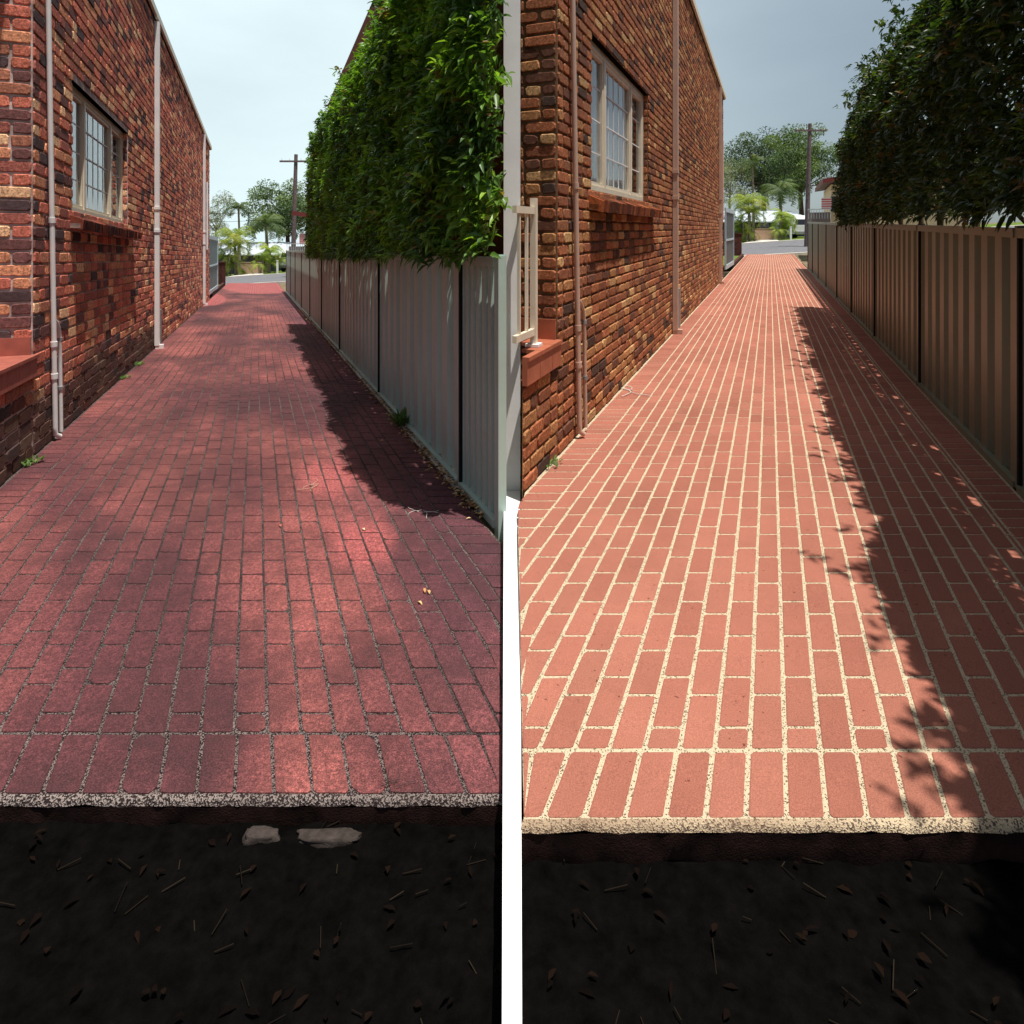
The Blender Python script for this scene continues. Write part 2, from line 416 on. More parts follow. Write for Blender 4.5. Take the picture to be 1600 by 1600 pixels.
    bed.add(vs, [f[::-1] for f in rf], 3, None, True)
    k0 = len(B.v)
    B2 = MB(); B2.v = B.v+bed.v; B2.f = B.f+[[q+k0 for q in f] for f in bed.f]
    B2.m = B.m+bed.m; B2.c = B.c+bed.c; B2.sm = B.sm+bed.sm
    o = B2.build('driveway', [M['paver'+lane.key], M['joint'+lane.key], M['lip'+lane.key], M['slab']])
    at = o.data.color_attributes.new('CleanSunlit', 'FLOAT_COLOR', 'CORNER'); d = []
    for i, f in enumerate(B2.f):
        cl_ = clean[i] if i < len(B.f) else [1.0]*len(f)
        for c in cl_: d.extend((c, c, c, 1.0))
    at.data.foreach_set('color', d)
    struct(o)
paving(LL); paving(LR)
# pale concrete strips along the paving edges
for ln in (LL, LR):
    b = MB()
    y = 4.25 if ln.key == 'L' else ln.y0
    b.add([ln.P(ln.ar, y, .012), ln.P(ln.ar+.028, y, .012), ln.P(ln.ar+.028, 29, .012), ln.P(ln.ar, 29, .012), ln.P(ln.ar, y, -.1), ln.P(ln.ar, 29, -.1), ln.P(ln.ar+.028, y, -.1), ln.P(ln.ar+.028, 29, -.1)],
          [(0, 1, 2, 3), (4, 0, 3, 5), (1, 6, 7, 2)])
    struct(b.build('edging', M['concrete'] if ln.key == 'L' else M['slab']))
# raised pale strip on the line where the two driveways meet, and the white post at its end
b = MB(); b.prism([(-.0145, .75), (.0145, .75), (.052, 3.895), (-.052, 3.895)], -.2, .03)
struct(b.build('dividing_kerb', M['white']))
pt = thing('boundary_post', (0, 3.93, 0), 'tall white square post standing between the two driveways', 'post')
b = MB(); b.box((-.053, 3.9, -.1), (.106, 0, 0), (0, .09, 0), (0, 0, 3.75)); b.build('post_shaft', M['white'], pt)
b = MB(); b.box((-.068, 3.885, 3.65), (.136, 0, 0), (0, .12, 0), (0, 0, .03)); b.build('cap', M['white'], pt)

# ------------------------------------------------------------------ brickwork
def pal(key, rnd, z=9, Y=9):
    if key == 'L':
        c = rnd.choices([(164, 92, 76), (182, 122, 92), (138, 80, 70), (98, 64, 62), (68, 54, 56), (198, 156, 120), (178, 102, 82), (152, 98, 78)], [5, 5, 5, 3, 2.0, 2.2, 4, 3])[0]
        c = Vector(lin(*c))*rnd.uniform(1.5, 2.2)
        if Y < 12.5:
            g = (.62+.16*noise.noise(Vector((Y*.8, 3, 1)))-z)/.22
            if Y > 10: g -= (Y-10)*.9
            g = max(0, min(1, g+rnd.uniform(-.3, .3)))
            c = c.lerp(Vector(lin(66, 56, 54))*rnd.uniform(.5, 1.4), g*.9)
        return tuple(c)
    c = rnd.choices([(152, 94, 64), (168, 120, 80), (132, 82, 60), (104, 70, 57), (72, 58, 53), (184, 146, 102), (160, 100, 70), (142, 94, 68)], [5, 5, 5, 3, 1.6, 2.0, 4, 3])[0]
    return tuple(Vector(lin(*c))*rnd.uniform(1.0, 1.45))
def bricks(B, P, u0, u1, z0, z1, bl, ch, key, rnd, holes=(), mj=.017, pr=.012, colf=None, soldier=False):
    """P(u, z, o) maps wall coordinates to the world; bricks stand pr proud of the mortar at o=0"""
    rows = max(1, round((z1-z0)/ch)); chh = (z1-z0)/rows
    for r in range(rows):
        a = z0+r*chh; b = a+chh
        us = []; u = u0-(bl*.5 if r % 2 else 0)-rnd.uniform(0, .01)
        while u < u1:
            w = bl*(.52 if rnd.random() < .22 else 1)
            us.append((max(u, u0), min(u+w, u1))); u += w
        for (p, q) in us:
            segs = [(p, q)]
            for (h0, h1, g0, g1) in holes:
                if b > g0+.02 and a < g1-.02:
                    ns = []
                    for (s, t) in segs:
                        if t <= h0 or s >= h1: ns.append((s, t)); continue
                        if s < h0: ns.append((s, h0))
                        if t > h1: ns.append((h1, t))
                    segs = ns
            for (s, t) in segs:
                if t-s < .035: continue
                s2, t2, a2, b2 = s+mj/2, t-mj/2, a+mj/2, b-mj/2
                rr = min(rnd.uniform(.008, .02), (t2-s2)*.3, (b2-a2)*.3); jt = lambda: rnd.uniform(-.0035, .0035)
                pts = [(s2+rr, a2), (t2-rr, a2), (t2, a2+rr), (t2, b2-rr), (t2-rr, b2), (s2+rr, b2), (s2, b2-rr), (s2, a2+rr)]
                pts = [(x+jt(), y+jt()) for x, y in pts]
                cx, cy = (s2+t2)/2, (a2+b2)/2; o = pr+rnd.uniform(-.004, .004); ins = .006
                lo = [P(x, y, 0) for x, y in pts]; md = [P(x, y, o-.006) for x, y in pts]
                hi = [P(x+(ins if x < cx else -ins), y+(ins if y < cy else -ins), o) for x, y in pts]
                fs = [(i, (i+1) % 8, 8+(i+1) % 8, 8+i) for i in range(8)]+[(8+i, 8+(i+1) % 8, 16+(i+1) % 8, 16+i) for i in range(8)]+[tuple(range(16, 24))]
                if flipP(P): fs = [f[::-1] for f in fs]
                B.add(lo+md+hi, fs, 0, colf(cx, cy) if colf else pal(key, rnd, cy, cx))
def flipP(P):
    o = P(0, 0, 0); return (P(1, 0, 0)-o).cross(P(0, 1, 0)-o).dot(P(0, 0, 1)-o) < 0
def mortar(B, P, u0, u1, z0, z1, holes=()):
    us = sorted({u0, u1}|{h for H in holes for h in H[:2]}); zs = sorted({z0, z1}|{h for H in holes for h in H[2:]})
    for i in range(len(us)-1):
        for j in range(len(zs)-1):
            cu, cz = (us[i]+us[i+1])/2, (zs[j]+zs[j+1])/2
            if any(h0 < cu < h1 and g0 < cz < g1 for h0, h1, g0, g1 in holes): continue
            f = (0, 1, 2, 3); f = f[::-1] if flipP(P) else f
            B.add([P(us[i], zs[j], 0), P(us[i+1], zs[j], 0), P(us[i+1], zs[j+1], 0), P(us[i], zs[j+1], 0)], [f], 1)

def house(lane, Yc, Yend, win, ledge, pipes, zt, near, label):
    """brick house whose long side wall stands on the lane's left edge"""
    L = lane.key == 'L'; key = lane.key; rnd = random.Random(5 if L else 9)
    bl, ch = (.285, .103) if L else (.25, .0885)
    aw = lane.al-.005
    H = thing('brick_house', lane.P(aw, Yc, 0), label, 'house')
    k = lane.k
    wY0, wY1, wz0, wz1 = win
    P = lambda u, z, o: lane.P(aw, u/k, z, o)
    B = MB(); hole = [(wY0*k, wY1*k, wz0, wz1)]
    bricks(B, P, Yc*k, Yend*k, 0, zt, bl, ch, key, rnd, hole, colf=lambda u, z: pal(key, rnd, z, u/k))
    mortar(B, P, Yc*k, Yend*k, -.2, zt, hole)
    # near end, facing the viewer
    A = lane.P(aw, Yc, 0)
    Pe = lambda u, z, o: A+lane.n*(-u)-lane.d*o+Vector((0, 0, z))
    bricks(B, Pe, 0, near, 0, zt, bl, ch, key, rnd, (), colf=lambda u, z: pal(key, rnd, 9, 20))
    mortar(B, Pe, 0, near, -.2, zt)
    # far end
    A2 = lane.P(aw, Yend, 0)
    Pf = lambda u, z, o: A2+lane.n*(-u)+lane.d*o+Vector((0, 0, z))
    bricks(B, Pf, 0, 3, 0, zt, bl*2, ch*2, key, rnd); mortar(B, Pf, 0, 3, -.2, zt)
    # plinth below the porch, toward the viewer
    py0 = ledge[1]
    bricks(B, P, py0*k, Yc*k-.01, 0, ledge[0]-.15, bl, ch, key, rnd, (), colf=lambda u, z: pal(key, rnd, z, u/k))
    mortar(B, P, py0*k, Yc*k, -.2, ledge[0]-.15)
    # reveals of the window
    for yy, sg in ((wY1, -1), (wY0, 1)):
        A3 = lane.P(aw, yy, 0)
        Pr = (lambda A3, sg: (lambda u, z, o: A3-lane.n*u+lane.d*(o*sg)+Vector((0, 0, z))))(A3, sg)
        bricks(B, Pr, 0, .11, wz0, wz1, .13, ch, key, rnd); mortar(B, Pr, 0, .13, wz0, wz1)
    B.build('wall', [M['brick'+key], M['mortar'+key]], H)
    # roof with eaves
    R = MB(); ov = .03
    if L: fp = [lane.P(aw, 1.2, 0, ov), lane.P(aw, Yend+.4, 0, ov), lane.P(aw, Yend+.4, 0, -7), lane.P(aw, 1.2, 0, -7)]
    else: fp = [lane.P(aw, Yc-.35, 0, ov), lane.P(aw, Yend+.4, 0, ov), lane.P(aw, Yend+.4, 0, -7), lane.P(aw, 9.5, 0, -5.2), lane.P(aw, Yc-.2, 0, -.22)]
    zz = lambda x, y: lane.s*y
    R.prism([(p.x, p.y) for p in fp], lambda x, y: zz(x, y)+zt, lambda x, y: zz(x, y)+zt+.14, 0)
    c = sum(fp, Vector())/len(fp)
    tp = [Vector((p.x, p.y, zz(p.x, p.y)+zt+.142)) for p in fp]; n = len(tp)
    ap = Vector((c.x, c.y, zt+1.9))
    R.add(tp+[ap], [((i+1) % n, i, n) for i in range(n)], 1)
    rf = R.build('roof', [M['soffit'], M['rooftile']], H)
    G = MB(); e0 = lane.P(aw, Yc-.35, zt+.02, ov+.002); e1 = lane.P(aw, Yend+.4, zt+.02, ov+.002)
    G.box(e0, e1-e0, lane.n*.04, UP*.12); G.build('gutter', M['cream'], rf)
    # rear walls, plain shapes of the same brick
    Bk = MB()
    if L:
        e = [lane.P(aw, Yc, 0, -near), lane.P(aw, Yend, 0, -6.6)]
        Bk.box(lane.P(aw, Yend, -.2, -6.6), lane.d*-(Yend-2)*k, lane.n*.2, UP*(zt+.2), 0, lin(150, 90, 66))
        Bk.box(lane.P(aw, Yend, -.2, -6.6), lane.n*3.59, lane.d*-.2, UP*(zt+.2), 0, lin(150, 90, 66))
    else:
        p0 = lane.P(aw, Yc, 0, -near); p1 = Vector((-.417*Yend+2.6, Yend-1, 0)); p2 = lane.P(aw, Yend, 0, -3.0)
        for q0, q1 in ((p0, p1), (p1, p2)):
            d = q1-q0; d.z = 0; nn = Vector((d.y, -d.x, 0)).normalized()*.15
            Bk.box(Vector((q0.x, q0.y, -.3)), d, nn, UP*(zt+.3), 0, lin(150, 90, 66))
    Bk.build('rear_wall', M['brick'+key], H)
    # window: sill of bricks on edge, timber frame, panes, curtain
    wd = thing_part('window', H)
    s0, s1 = wY0-.10, wY1+.30
    SB = MB(); n = int((s1-s0)*k/.082)
    for i in range(n):
        u = s0*k+i*(s1-s0)*k/n; w = (s1-s0)*k/n-.007
        o = lane.P(aw, u/k, 0); c = Vector(lin(*(rnd.choice([(110, 58, 48), (136, 70, 54), (78, 50, 48), (156, 84, 62)] if L else [(150, 84, 50), (170, 96, 56), (128, 66, 44), (96, 56, 42)]))))
        zb = wz0-.20; dz = rnd.uniform(-.006, .006); pj = .115+rnd.uniform(-.006, .006)
        p = [o+lane.n*-.10+UP*(zb+.075+.02), o+lane.n*pj+UP*(zb+.01+dz), o+lane.n*(pj+.012)+UP*(zb+.105+dz), o+lane.n*-.10+UP*(wz0+.0)]
        q = [x+lane.d*w for x in p]
        SB.add(p+q, [(0, 1, 2, 3), (7, 6, 5, 4), (0, 4, 5, 1), (1, 5, 6, 2), (2, 6, 7, 3), (3, 7, 4, 0)], 0, tuple(c))
    o = lane.P(aw, s0, wz0-.17, -.09); SB.box(o, lane.d*((s1-s0)*k-.01), lane.n*.185, UP*.045, 1)
    SB.build('sill', [M['brick'+key], M['mortar'+key]], wd)
    frm = 'cream'
    FB = MB(); fw = .06; o0 = -.115; dep = .06; Wk = (wY1-wY0)*k; Hh = wz1-wz0
    def bar(u, v, w, h, oo=o0, dd=dep, B_=None):
        (B_ or FB).box(lane.P(aw, wY0+u/k, wz0+v, oo), lane.d*w, lane.n*dd, UP*h)
    bar(0, 0, Wk, fw); bar(0, Hh-fw, Wk, fw)
    m1, m2 = Wk*.27, Wk*.73
    for u in (0, Wk-fw, m1-fw/2, m2-fw/2): bar(u, fw, fw, Hh-2*fw)
    # sash rims
    for (ua, ub) in ((fw, m1-fw/2), (m1+fw/2, m2-fw/2), (m2+fw/2, Wk-fw)):
        bar(ua, fw, ub-ua, .035, o0+.008, .04); bar(ua, Hh-fw-.035, ub-ua, .035, o0+.008, .04)
        bar(ua, fw+.035, .03, Hh-2*fw-.07, o0+.008, .04); bar(ub-.03, fw+.035, .03, Hh-2*fw-.07, o0+.008, .04)
    FB.build('frame', M[frm], wd)
    GB = MB()
    for q in range(1, 5): bar(m1+fw/2+(m2-m1-fw)*q/5-.007, fw+.036, .014, Hh-2*fw-.072, o0+.014, .012, GB)
    for q in (1, 2, 3): bar(fw+.031, fw+(Hh-2*fw)*q/4, m1-fw*1.5-.062, .012, o0+.014, .012, GB); bar(m1+fw/2+.031, fw+(Hh-2*fw)*q/4, m2-m1-fw-.062, .012, o0+.027, .006, GB); bar(m2+fw/2+.031, fw+(Hh-2*fw)*q/4, Wk-m2-fw*1.5-.062, .012, o0+.014, .012, GB)
    GB.build('glazing_bar', M['white'], wd)
    PB = MB()
    bar(fw, fw, Wk-2*fw, Hh-2*fw, o0+.018, .004, PB); PB.build('pane', M['pane'], wd)
    CB = MB(); vs = []; N = 90
    for i in range(N+1):
        u = i/N*Wk; oo = -.22+.022*math.sin(u*38)+.01*math.sin(u*91)
        vs += [lane.P(aw, wY0+u/k, wz0-.0, oo), lane.P(aw, wY0+u/k, wz1, oo)]
    CB.add(vs, [(2*i, 2*i+2, 2*i+3, 2*i+1) for i in range(N)], 0, None, True); CB.build('curtain', M['curtain'], wd)
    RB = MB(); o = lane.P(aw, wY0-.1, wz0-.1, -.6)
    RB.add([o, o+lane.d*(Wk+.2), o+lane.d*(Wk+.2)+UP*(Hh+.2), o+UP*(Hh+.2)], [(0, 1, 2, 3)]); RB.build('room_dark_back', M['room'], wd)  # dark sheet standing in for the shade of the room behind the curtain
    # porch ledge of terracotta tiles
    lz = ledge[0]; T = MB(); u = ledge[1]*k; k0 = u
    lim = lambda Y: 1.4 if L else max(.01, min(1.2, (lane.P(aw, Y, 0).x-.062)/.92))
    while u < Yc*k-.05:
        w = min(.235, Yc*k-.004-u); Y = u/k
        T.box(lane.P(aw, Y, lz-.15, 0), lane.d*(w-.006), lane.n*.034, UP*.15)           # riser tile
        T.box(lane.P(aw, Y, lz, 0), lane.d*(w-.006), lane.n*.045, UP*.025)
        dpt = lim(Y)
        q = 0
        while q < dpt-.03:
            dd = min(.235, dpt-q); T.box(lane.P(aw, Y, lz, -q-.003), lane.d*(w-.006), -lane.n*(dd-.006), UP*.024); q += dd
        u += w
    led = T.build('porch_ledge', M['tile'+key], H)
    # tiled skirting at foot of the pier
    T = MB(); T.box(Pe(0.004, lz+.026, .016), -lane.n*(near-.01 if not L else 1.3), -lane.d*.012, UP*.14)
    T.build('skirting', M['tile'+key], H)
    # balustrade
    bt = thing_part('balustrade', H)
    yb = Yc-.28
    if L: ys_, a_ = [4.30], -.06
    else: ys_, a_ = [4.05], -.06
    yb = ys_[0]
    N_ = MB(); c = lane.P(aw, yb, lz+.026, a_)
    N_.box(c-lane.d*.02-lane.n*.02, lane.d*.04, lane.n*.04, UP*.98); N_.build('post', M['cream'], bt)
    N_ = MB(); c = lane.P(aw, yb, lz+.026, a_); N_.box(c-lane.d*.045-lane.n*.045, lane.d*.09, lane.n*.09, UP*.018); N_.build('foot_plate', M['white'], bt)
    ru = yb-ledge[1]-.02 if not L else 1.2
    for z in (.10, .90):
        N_ = MB(); N_.box(lane.P(aw, yb-ru, lz+z, a_-.014), lane.d*(ru*k-.022), lane.n*.028, UP*.045); N_.build('rail', M['cream'], bt)
    q = .13
    while q < ru-.02:
        N_ = MB(); N_.box(lane.P(aw, yb-q, lz+.146, a_-.009), lane.d*.018, lane.n*.018, UP*.753); N_.build('baluster', M['cream'], bt); q += .12
    # pipes
    for (kind, Y, r, ztop) in pipes:
        mt = M['white'] if L else M['pipeR']
        if kind == 'down':
            D = MB(); hw = .045
            D.box(lane.P(aw, Y, .06, .02), lane.d*(2*hw), lane.n*.075, UP*(ztop-.06))
            D.box(lane.P(aw, Y, .0, .03)+lane.d*.008, lane.d*(2*hw-.016), lane.n*.13, UP*.075)
            D.box(lane.P(aw, Y, ztop-3.3, .014)-lane.d*.012, lane.d*(2*hw+.024), lane.n*.088, UP*.05)
            D.box(lane.P(aw, Y, 2.05, .014)-lane.d*.012, lane.d*(2*hw+.024), lane.n*.088, UP*.05)
            D.build('downpipe', mt, H)
        elif kind == 'thin':
            D = MB(); D.tube([lane.P(aw, Y, r[1], .05), lane.P(aw, Y, ztop, .05)], r[0], 10); D.build('pipe', mt, H)
        elif kind == 'pair':
            D = MB(); lean = .10
            def c(z, s=0): return lane.P(aw, Y-(z-.05)*lean*.5+s/k, z, .045)
            D.tube([lane.P(aw, Y+.03, .03, .07), c(.06), c(.12)]+[c(z) for z in lsp(.2, ztop, 12)], .02, 12)
            for z in (.55, .83, 1.9): D.tube([c(z), c(z+.045)], .026, 12)
            D.build('pipe', mt, H)
            D = MB(); top = 1.03
            D.tube([c(.04, .17), c(.3, .17), c(.6, .17), c(top-.14, .165), c(top-.05, .14), c(top+.01, .07), c(top+.04, .0)], .0155, 12)
            for z in (.42, .86): D.tube([c(z, .17), c(z+.03, .17)], .021, 12, 1)
            D.build('pipe', [mt, M['grey']], H)
        elif kind == 'guard':
            D = MB(); D.box(lane.P(aw, Y, .04, .016), lane.d*.16, lane.n*.05, UP*.62); D.build('pipe_guard', M['grey'], H)
            D = MB(); D.box(lane.P(aw, Y, .665, .018), lane.d*.05, lane.n*.03, UP*.26); D.build('vent_slot', M['black'], H)
    return H
def thing_part(name, parent):
    o = bpy.data.objects.new(name, None); C.objects.link(o); o.parent = parent; o['_base'] = parent['_base']; o.empty_display_size = .1
    return o
house(LL, 4.95, 23.6, (6.0, 8.62, 2.06, 3.35), (.80, 2.4),
      [('pair', 5.35, 0, 5.6), ('down', 10.75, 0, 5.75), ('guard', 11.1, 0, 0), ('down', 20.6, 0, 5.75), ('thin', 21.9, (.035, 1.9), 4.3)], 5.8, 3.2,
      'tall weathered mixed red brick house beside the grimy driveway, soot dark along its base')
house(LR, 4.33, 19.6, (5.15, 7.55, 1.93, 3.25), (.80, 3.72),
      [('pair', 4.70, 0, 5.6), ('down', 9.35, 0, 5.75), ('guard', 9.7, 0, 0), ('down', 17.9, 0, 5.75), ('thin', 18.8, (.035, 1.9), 4.3)], 5.8, .29,
      'orange brown brick house beside the cleaned driveway, with a brick sill window')

# ------------------------------------------------------------------ sheet metal fences
def fence(lane, posts, off, label):
    L = lane.key == 'L'; m = M['fence'+lane.key]; af = lane.ar+off
    top = lambda Y: 1.60+.30*(Y-3.6)/22
    fT = thing('metal_fence', lane.P(af, posts[0], 0), label, 'fence')
    for i in range(len(posts)-1):
        Y0, Y1 = posts[i], posts[i+1]; B = MB(); k = lane.k
        Ls = (Y1-Y0)*k-.075; n = max(6, round(Ls/.292)); p = Ls/n
        prof = []
        for q in range(n):
            u = .038+q*p
            prof += [(u, 0), (u+p*.46, 0), (u+p*.50, -.06), (u+p*.87, -.06)]
        prof.append((.038+Ls, 0))
        vs = []; 
        for u, o in prof:
            Y = Y0+u/k; vs += [lane.P(af, Y, .02, -o), lane.P(af, Y, top(Y)-.05, -o)]
        cols = []
        rn = random.Random(int(Y0*91))
        for q in range(len(prof)-1):
            if q % 4 == 0: tn = rn.uniform(.92, 1.04)
            B.add([vs[2*q], vs[2*q+2], vs[2*q+3], vs[2*q+1]], [(3, 2, 1, 0)], 0, (tn, tn, tn))
        B.build('sheet_panel', m, fT)
        B = MB(); a, b = lane.P(af, Y0+.03/k, top(Y0)-.055, -.03), lane.P(af, Y1-.03/k, top(Y1)-.055, -.03)
        B.box(a, b-a, lane.n*.05, UP*.05); B.box(a+lane.n*-.002+UP*.044, b-a, lane.n*.058, UP*.016)
        B.build('top_rail', m, fT)
        B = MB(); a, b = lane.P(af, Y0+.03/k, .0, -.03), lane.P(af, Y1-.03/k, .0, -.03)
        B.box(a, b-a, lane.n*.042, UP*.045); B.build('bottom_rail', m, fT)
    for Y in posts:
        B = MB(); c = lane.P(af, Y, -.15, -.022)
        B.box(c-lane.d*.008, lane.d*.034, lane.n*.062, UP*(top(Y)+.17)); B.box(c-lane.d*.036+lane.n*.001, lane.d*.027, lane.n*.05, UP*(top(Y)+.16), 0 if Y < 3.7 and L else 1)  # black strip painted in for the shadow gap at each post
        B.build('post', [m, M['black']], fT)
fence(LL, [3.62, 4.30, 7.15, 10.5, 13.4, 16.3, 19.3, 22.4, 25.5, 29.0], .06, 'grey green sheet metal fence beside the grimy driveway')
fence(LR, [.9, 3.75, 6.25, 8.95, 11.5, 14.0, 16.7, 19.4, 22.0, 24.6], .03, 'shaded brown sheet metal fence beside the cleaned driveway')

# ------------------------------------------------------------------ foliage
def leaf(B, p, d, nrm, ln, wd, col, fold=.25, droop=.2):
    d = d.normalized(); s = d.cross(nrm)
    if s.length < 1e-3: s = Vector((1, 0, 0))
    s.normalize(); n = s.cross(d)
    a = p; m1 = p+d*ln*.38-n*0; t = p+d*ln-UP*ln*droop
    l1 = m1+s*wd*.5+n*wd*fold; r1 = m1-s*wd*.5+n*wd*fold
    m2 = p+d*ln*.72-UP*ln*droop*.4
    l2 = m2+s*wd*.33+n*wd*fold*.7; r2 = m2-s*wd*.33+n*wd*fold*.7
    B.add([a, r1, m1, l1, r2, m2, l2, t], [(0, 1, 2), (0, 2, 3), (1, 4, 5, 2), (2, 5, 6, 3), (4, 7, 5), (5, 7, 6)], 0, col, True)
def rv(r): 
    while True:
        v = Vector((r.uniform(-1, 1), r.uniform(-1, 1), r.uniform(-1, 1)))
        if .05 < v.length < 1: return v.normalized()
def hedge(lane, Y0, Y1, zb, zt, nleaf, label, front, back, colf, seed):
    r = random.Random(seed); af = lane.ar+.05
    T = thing('hedge', lane.P(af+.6, (Y0+Y1)/2, 0), label, 'hedge')
    B = MB(); k = lane.k; cnt = 0
    L = lane.key == 'L'
    while cnt < nleaf:
        # spray: a twig with a rosette of leaves, most of them near the outside
        w = r.random(); Y = Y0+(Y1-Y0)*(r.random()**(1.35 if L else 1.0))
        ztl = zt+.42*noise.noise(Vector((Y*.55, 2, seed)))+.22*noise.noise(Vector((Y*1.9, 5, seed)))
        z = zb+(ztl-zb)*r.random()
        bul = front(Y, z)
        if w < .74: o = bul-abs(r.gauss(0, .13))
        elif w < .84: z = ztl-abs(r.gauss(0, .25)); o = r.uniform(-back, bul)
        else: o = r.uniform(-back, bul-.1)
        endf = min(1, max(0, (Y1-Y)/.5)); 
        if z-zb < .18 and r.random() < .4: z -= abs(r.gauss(0, .05))
        p = lane.P(af, Y, z, -o)
        if L and p.x > -.06: continue
        if o > -.12 and z < zb+.0-.10*abs(noise.noise(Vector((Y*3, 1, 1))))*2: continue
        if o < .07 and z < 1.75+.30*(Y-3.6)/22: continue
        base = (lane.n*(-1 if w < .74 else -.2)+UP*.25+rv(r)*.8).normalized()
        nl = r.randint(4, 7); cc = colf(Y, z, o, bul, r)
        for q in range(nl):
            d = (base+rv(r)*.9-UP*.25).normalized()
            pp = p+rv(r)*.035
            c = tuple(Vector(cc)*r.uniform(.7, 1.3))
            if pp.y < Y0*.995: continue
            leaf(B, pp, d, (UP*.8-lane.n*.5+rv(r)*.5).normalized(), r.uniform(.07, .115), r.uniform(.028, .042), c)
            cnt += 1
    B.build('foliage', M['leaf'], T)
    for i in range(int((Y1-Y0)/1.3)):
        Y = Y0+.6+i*1.3
        b = lane.P(af, Y, -.1, min(.55, back*.6))
        if L and b.x > -.12: continue
        S_ = MB(); p = [b+Vector((0, 0, z))+rv(r)*.05 for z in lsp(0, zt-.9, 7)]
        S_.tube(p, [.05-.005*q for q in range(7)], 8)
        for q in range(2, 6):
            d = (lane.n*r.uniform(-.6, .2)+UP*.7+lane.d*r.uniform(-.8, .8)).normalized()
            S_.tube([p[q], p[q]+d*.4, p[q]+d*.75+UP*.1], [.022, .014, .006], 6)
        S_.build('trunk', M['bark'], T)
def frontL(Y, z): return .22+.16*noise.noise(Vector((Y*1.3, z*1.3, 7)))+.10*noise.noise(Vector((Y*3.1, z*3.1, 2)))-max(0, z-3.6)*.15
def frontR(Y, z): return .20+.16*noise.noise(Vector((Y*1.1, z*1.2, 17)))+.10*noise.noise(Vector((Y*3.3, z*3.1, 12)))-max(0, z-3.1)*.38
def colL(Y, z, o, bul, r):
    n = noise.noise(Vector((Y*1.7, z*1.7, 31)))
    c = Vector((.065, .14, .032)).lerp(Vector((.21, .38, .05)), max(0, min(1, .35+n*1.6)))
    if r.random() < .10: c = Vector((.26, .42, .05))
    if r.random() < .03: c = Vector((.22, .15, .05))
    return c
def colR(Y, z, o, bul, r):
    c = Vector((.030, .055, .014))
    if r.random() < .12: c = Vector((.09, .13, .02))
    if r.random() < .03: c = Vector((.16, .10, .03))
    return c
hedge(LL, 3.58, 14.2, 1.62, 4.15, 64000, 'dense glossy green hedge, bright leaves spilling over the grey green fence', frontL, .75, colL, 3)
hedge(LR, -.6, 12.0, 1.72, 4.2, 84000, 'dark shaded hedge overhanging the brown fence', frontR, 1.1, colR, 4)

# ------------------------------------------------------------------ trees, palms beyond the street
def tree(loc, h, rad, label, cat, group, seed, c0, c1, nclump, leafsize, trunk_r=.22, sparse=.0, mat='leafdull', lo=.35):
    r = random.Random(seed); loc = Vector(loc); T = thing('tree', loc, label, cat, group)
    S_ = MB(); tip = loc+Vector((0, 0, h*.55)); trunk = [loc-UP*.3, loc+UP*h*.2+rv(r)*.1, loc+UP*h*.4+rv(r)*.2, tip]
    S_.tube(trunk, [trunk_r*1.3, trunk_r, trunk_r*.8, trunk_r*.55], 9)
    cl = []
    for i in range(nclump):
        d = rv(r); rr = r.random()**.45
        c = loc+Vector((d.x*rad*rr, d.y*rad*rr, h*(.5+lo)/1.0*0+h*(lo+1)/2+d.z*h*(1-lo)/2*rr))
        cl.append((c, rad*r.uniform(.16, .30)))
    for c, q in cl[:int(nclump*.5)]:
        st = trunk[2].lerp(tip, r.random()); md = st.lerp(c, .5)+UP*-.2+rv(r)*.2
        S_.tube([st, md, c], [trunk_r*.35, trunk_r*.2, trunk_r*.06], 6)
    S_.build('trunk', M['palebark'] if sparse else M['bark'], T)
    B = MB()
    for c, q in cl:
        t = r.random(); cc = Vector(c0).lerp(Vector(c1), t)
        for i in range(int(190*(1-sparse))):
            d = rv(r); p = c+d*q*r.random()**.33; p.z = c.z+(p.z-c.z)*.7
            leaf(B, p, (d+rv(r)*.6).normalized(), (UP+rv(r)*.7).normalized(), leafsize*r.uniform(.7, 1.3), leafsize*.45, tuple(cc*r.uniform(.65, 1.35)), .2, .3)
    B.build('crown', M[mat], T)
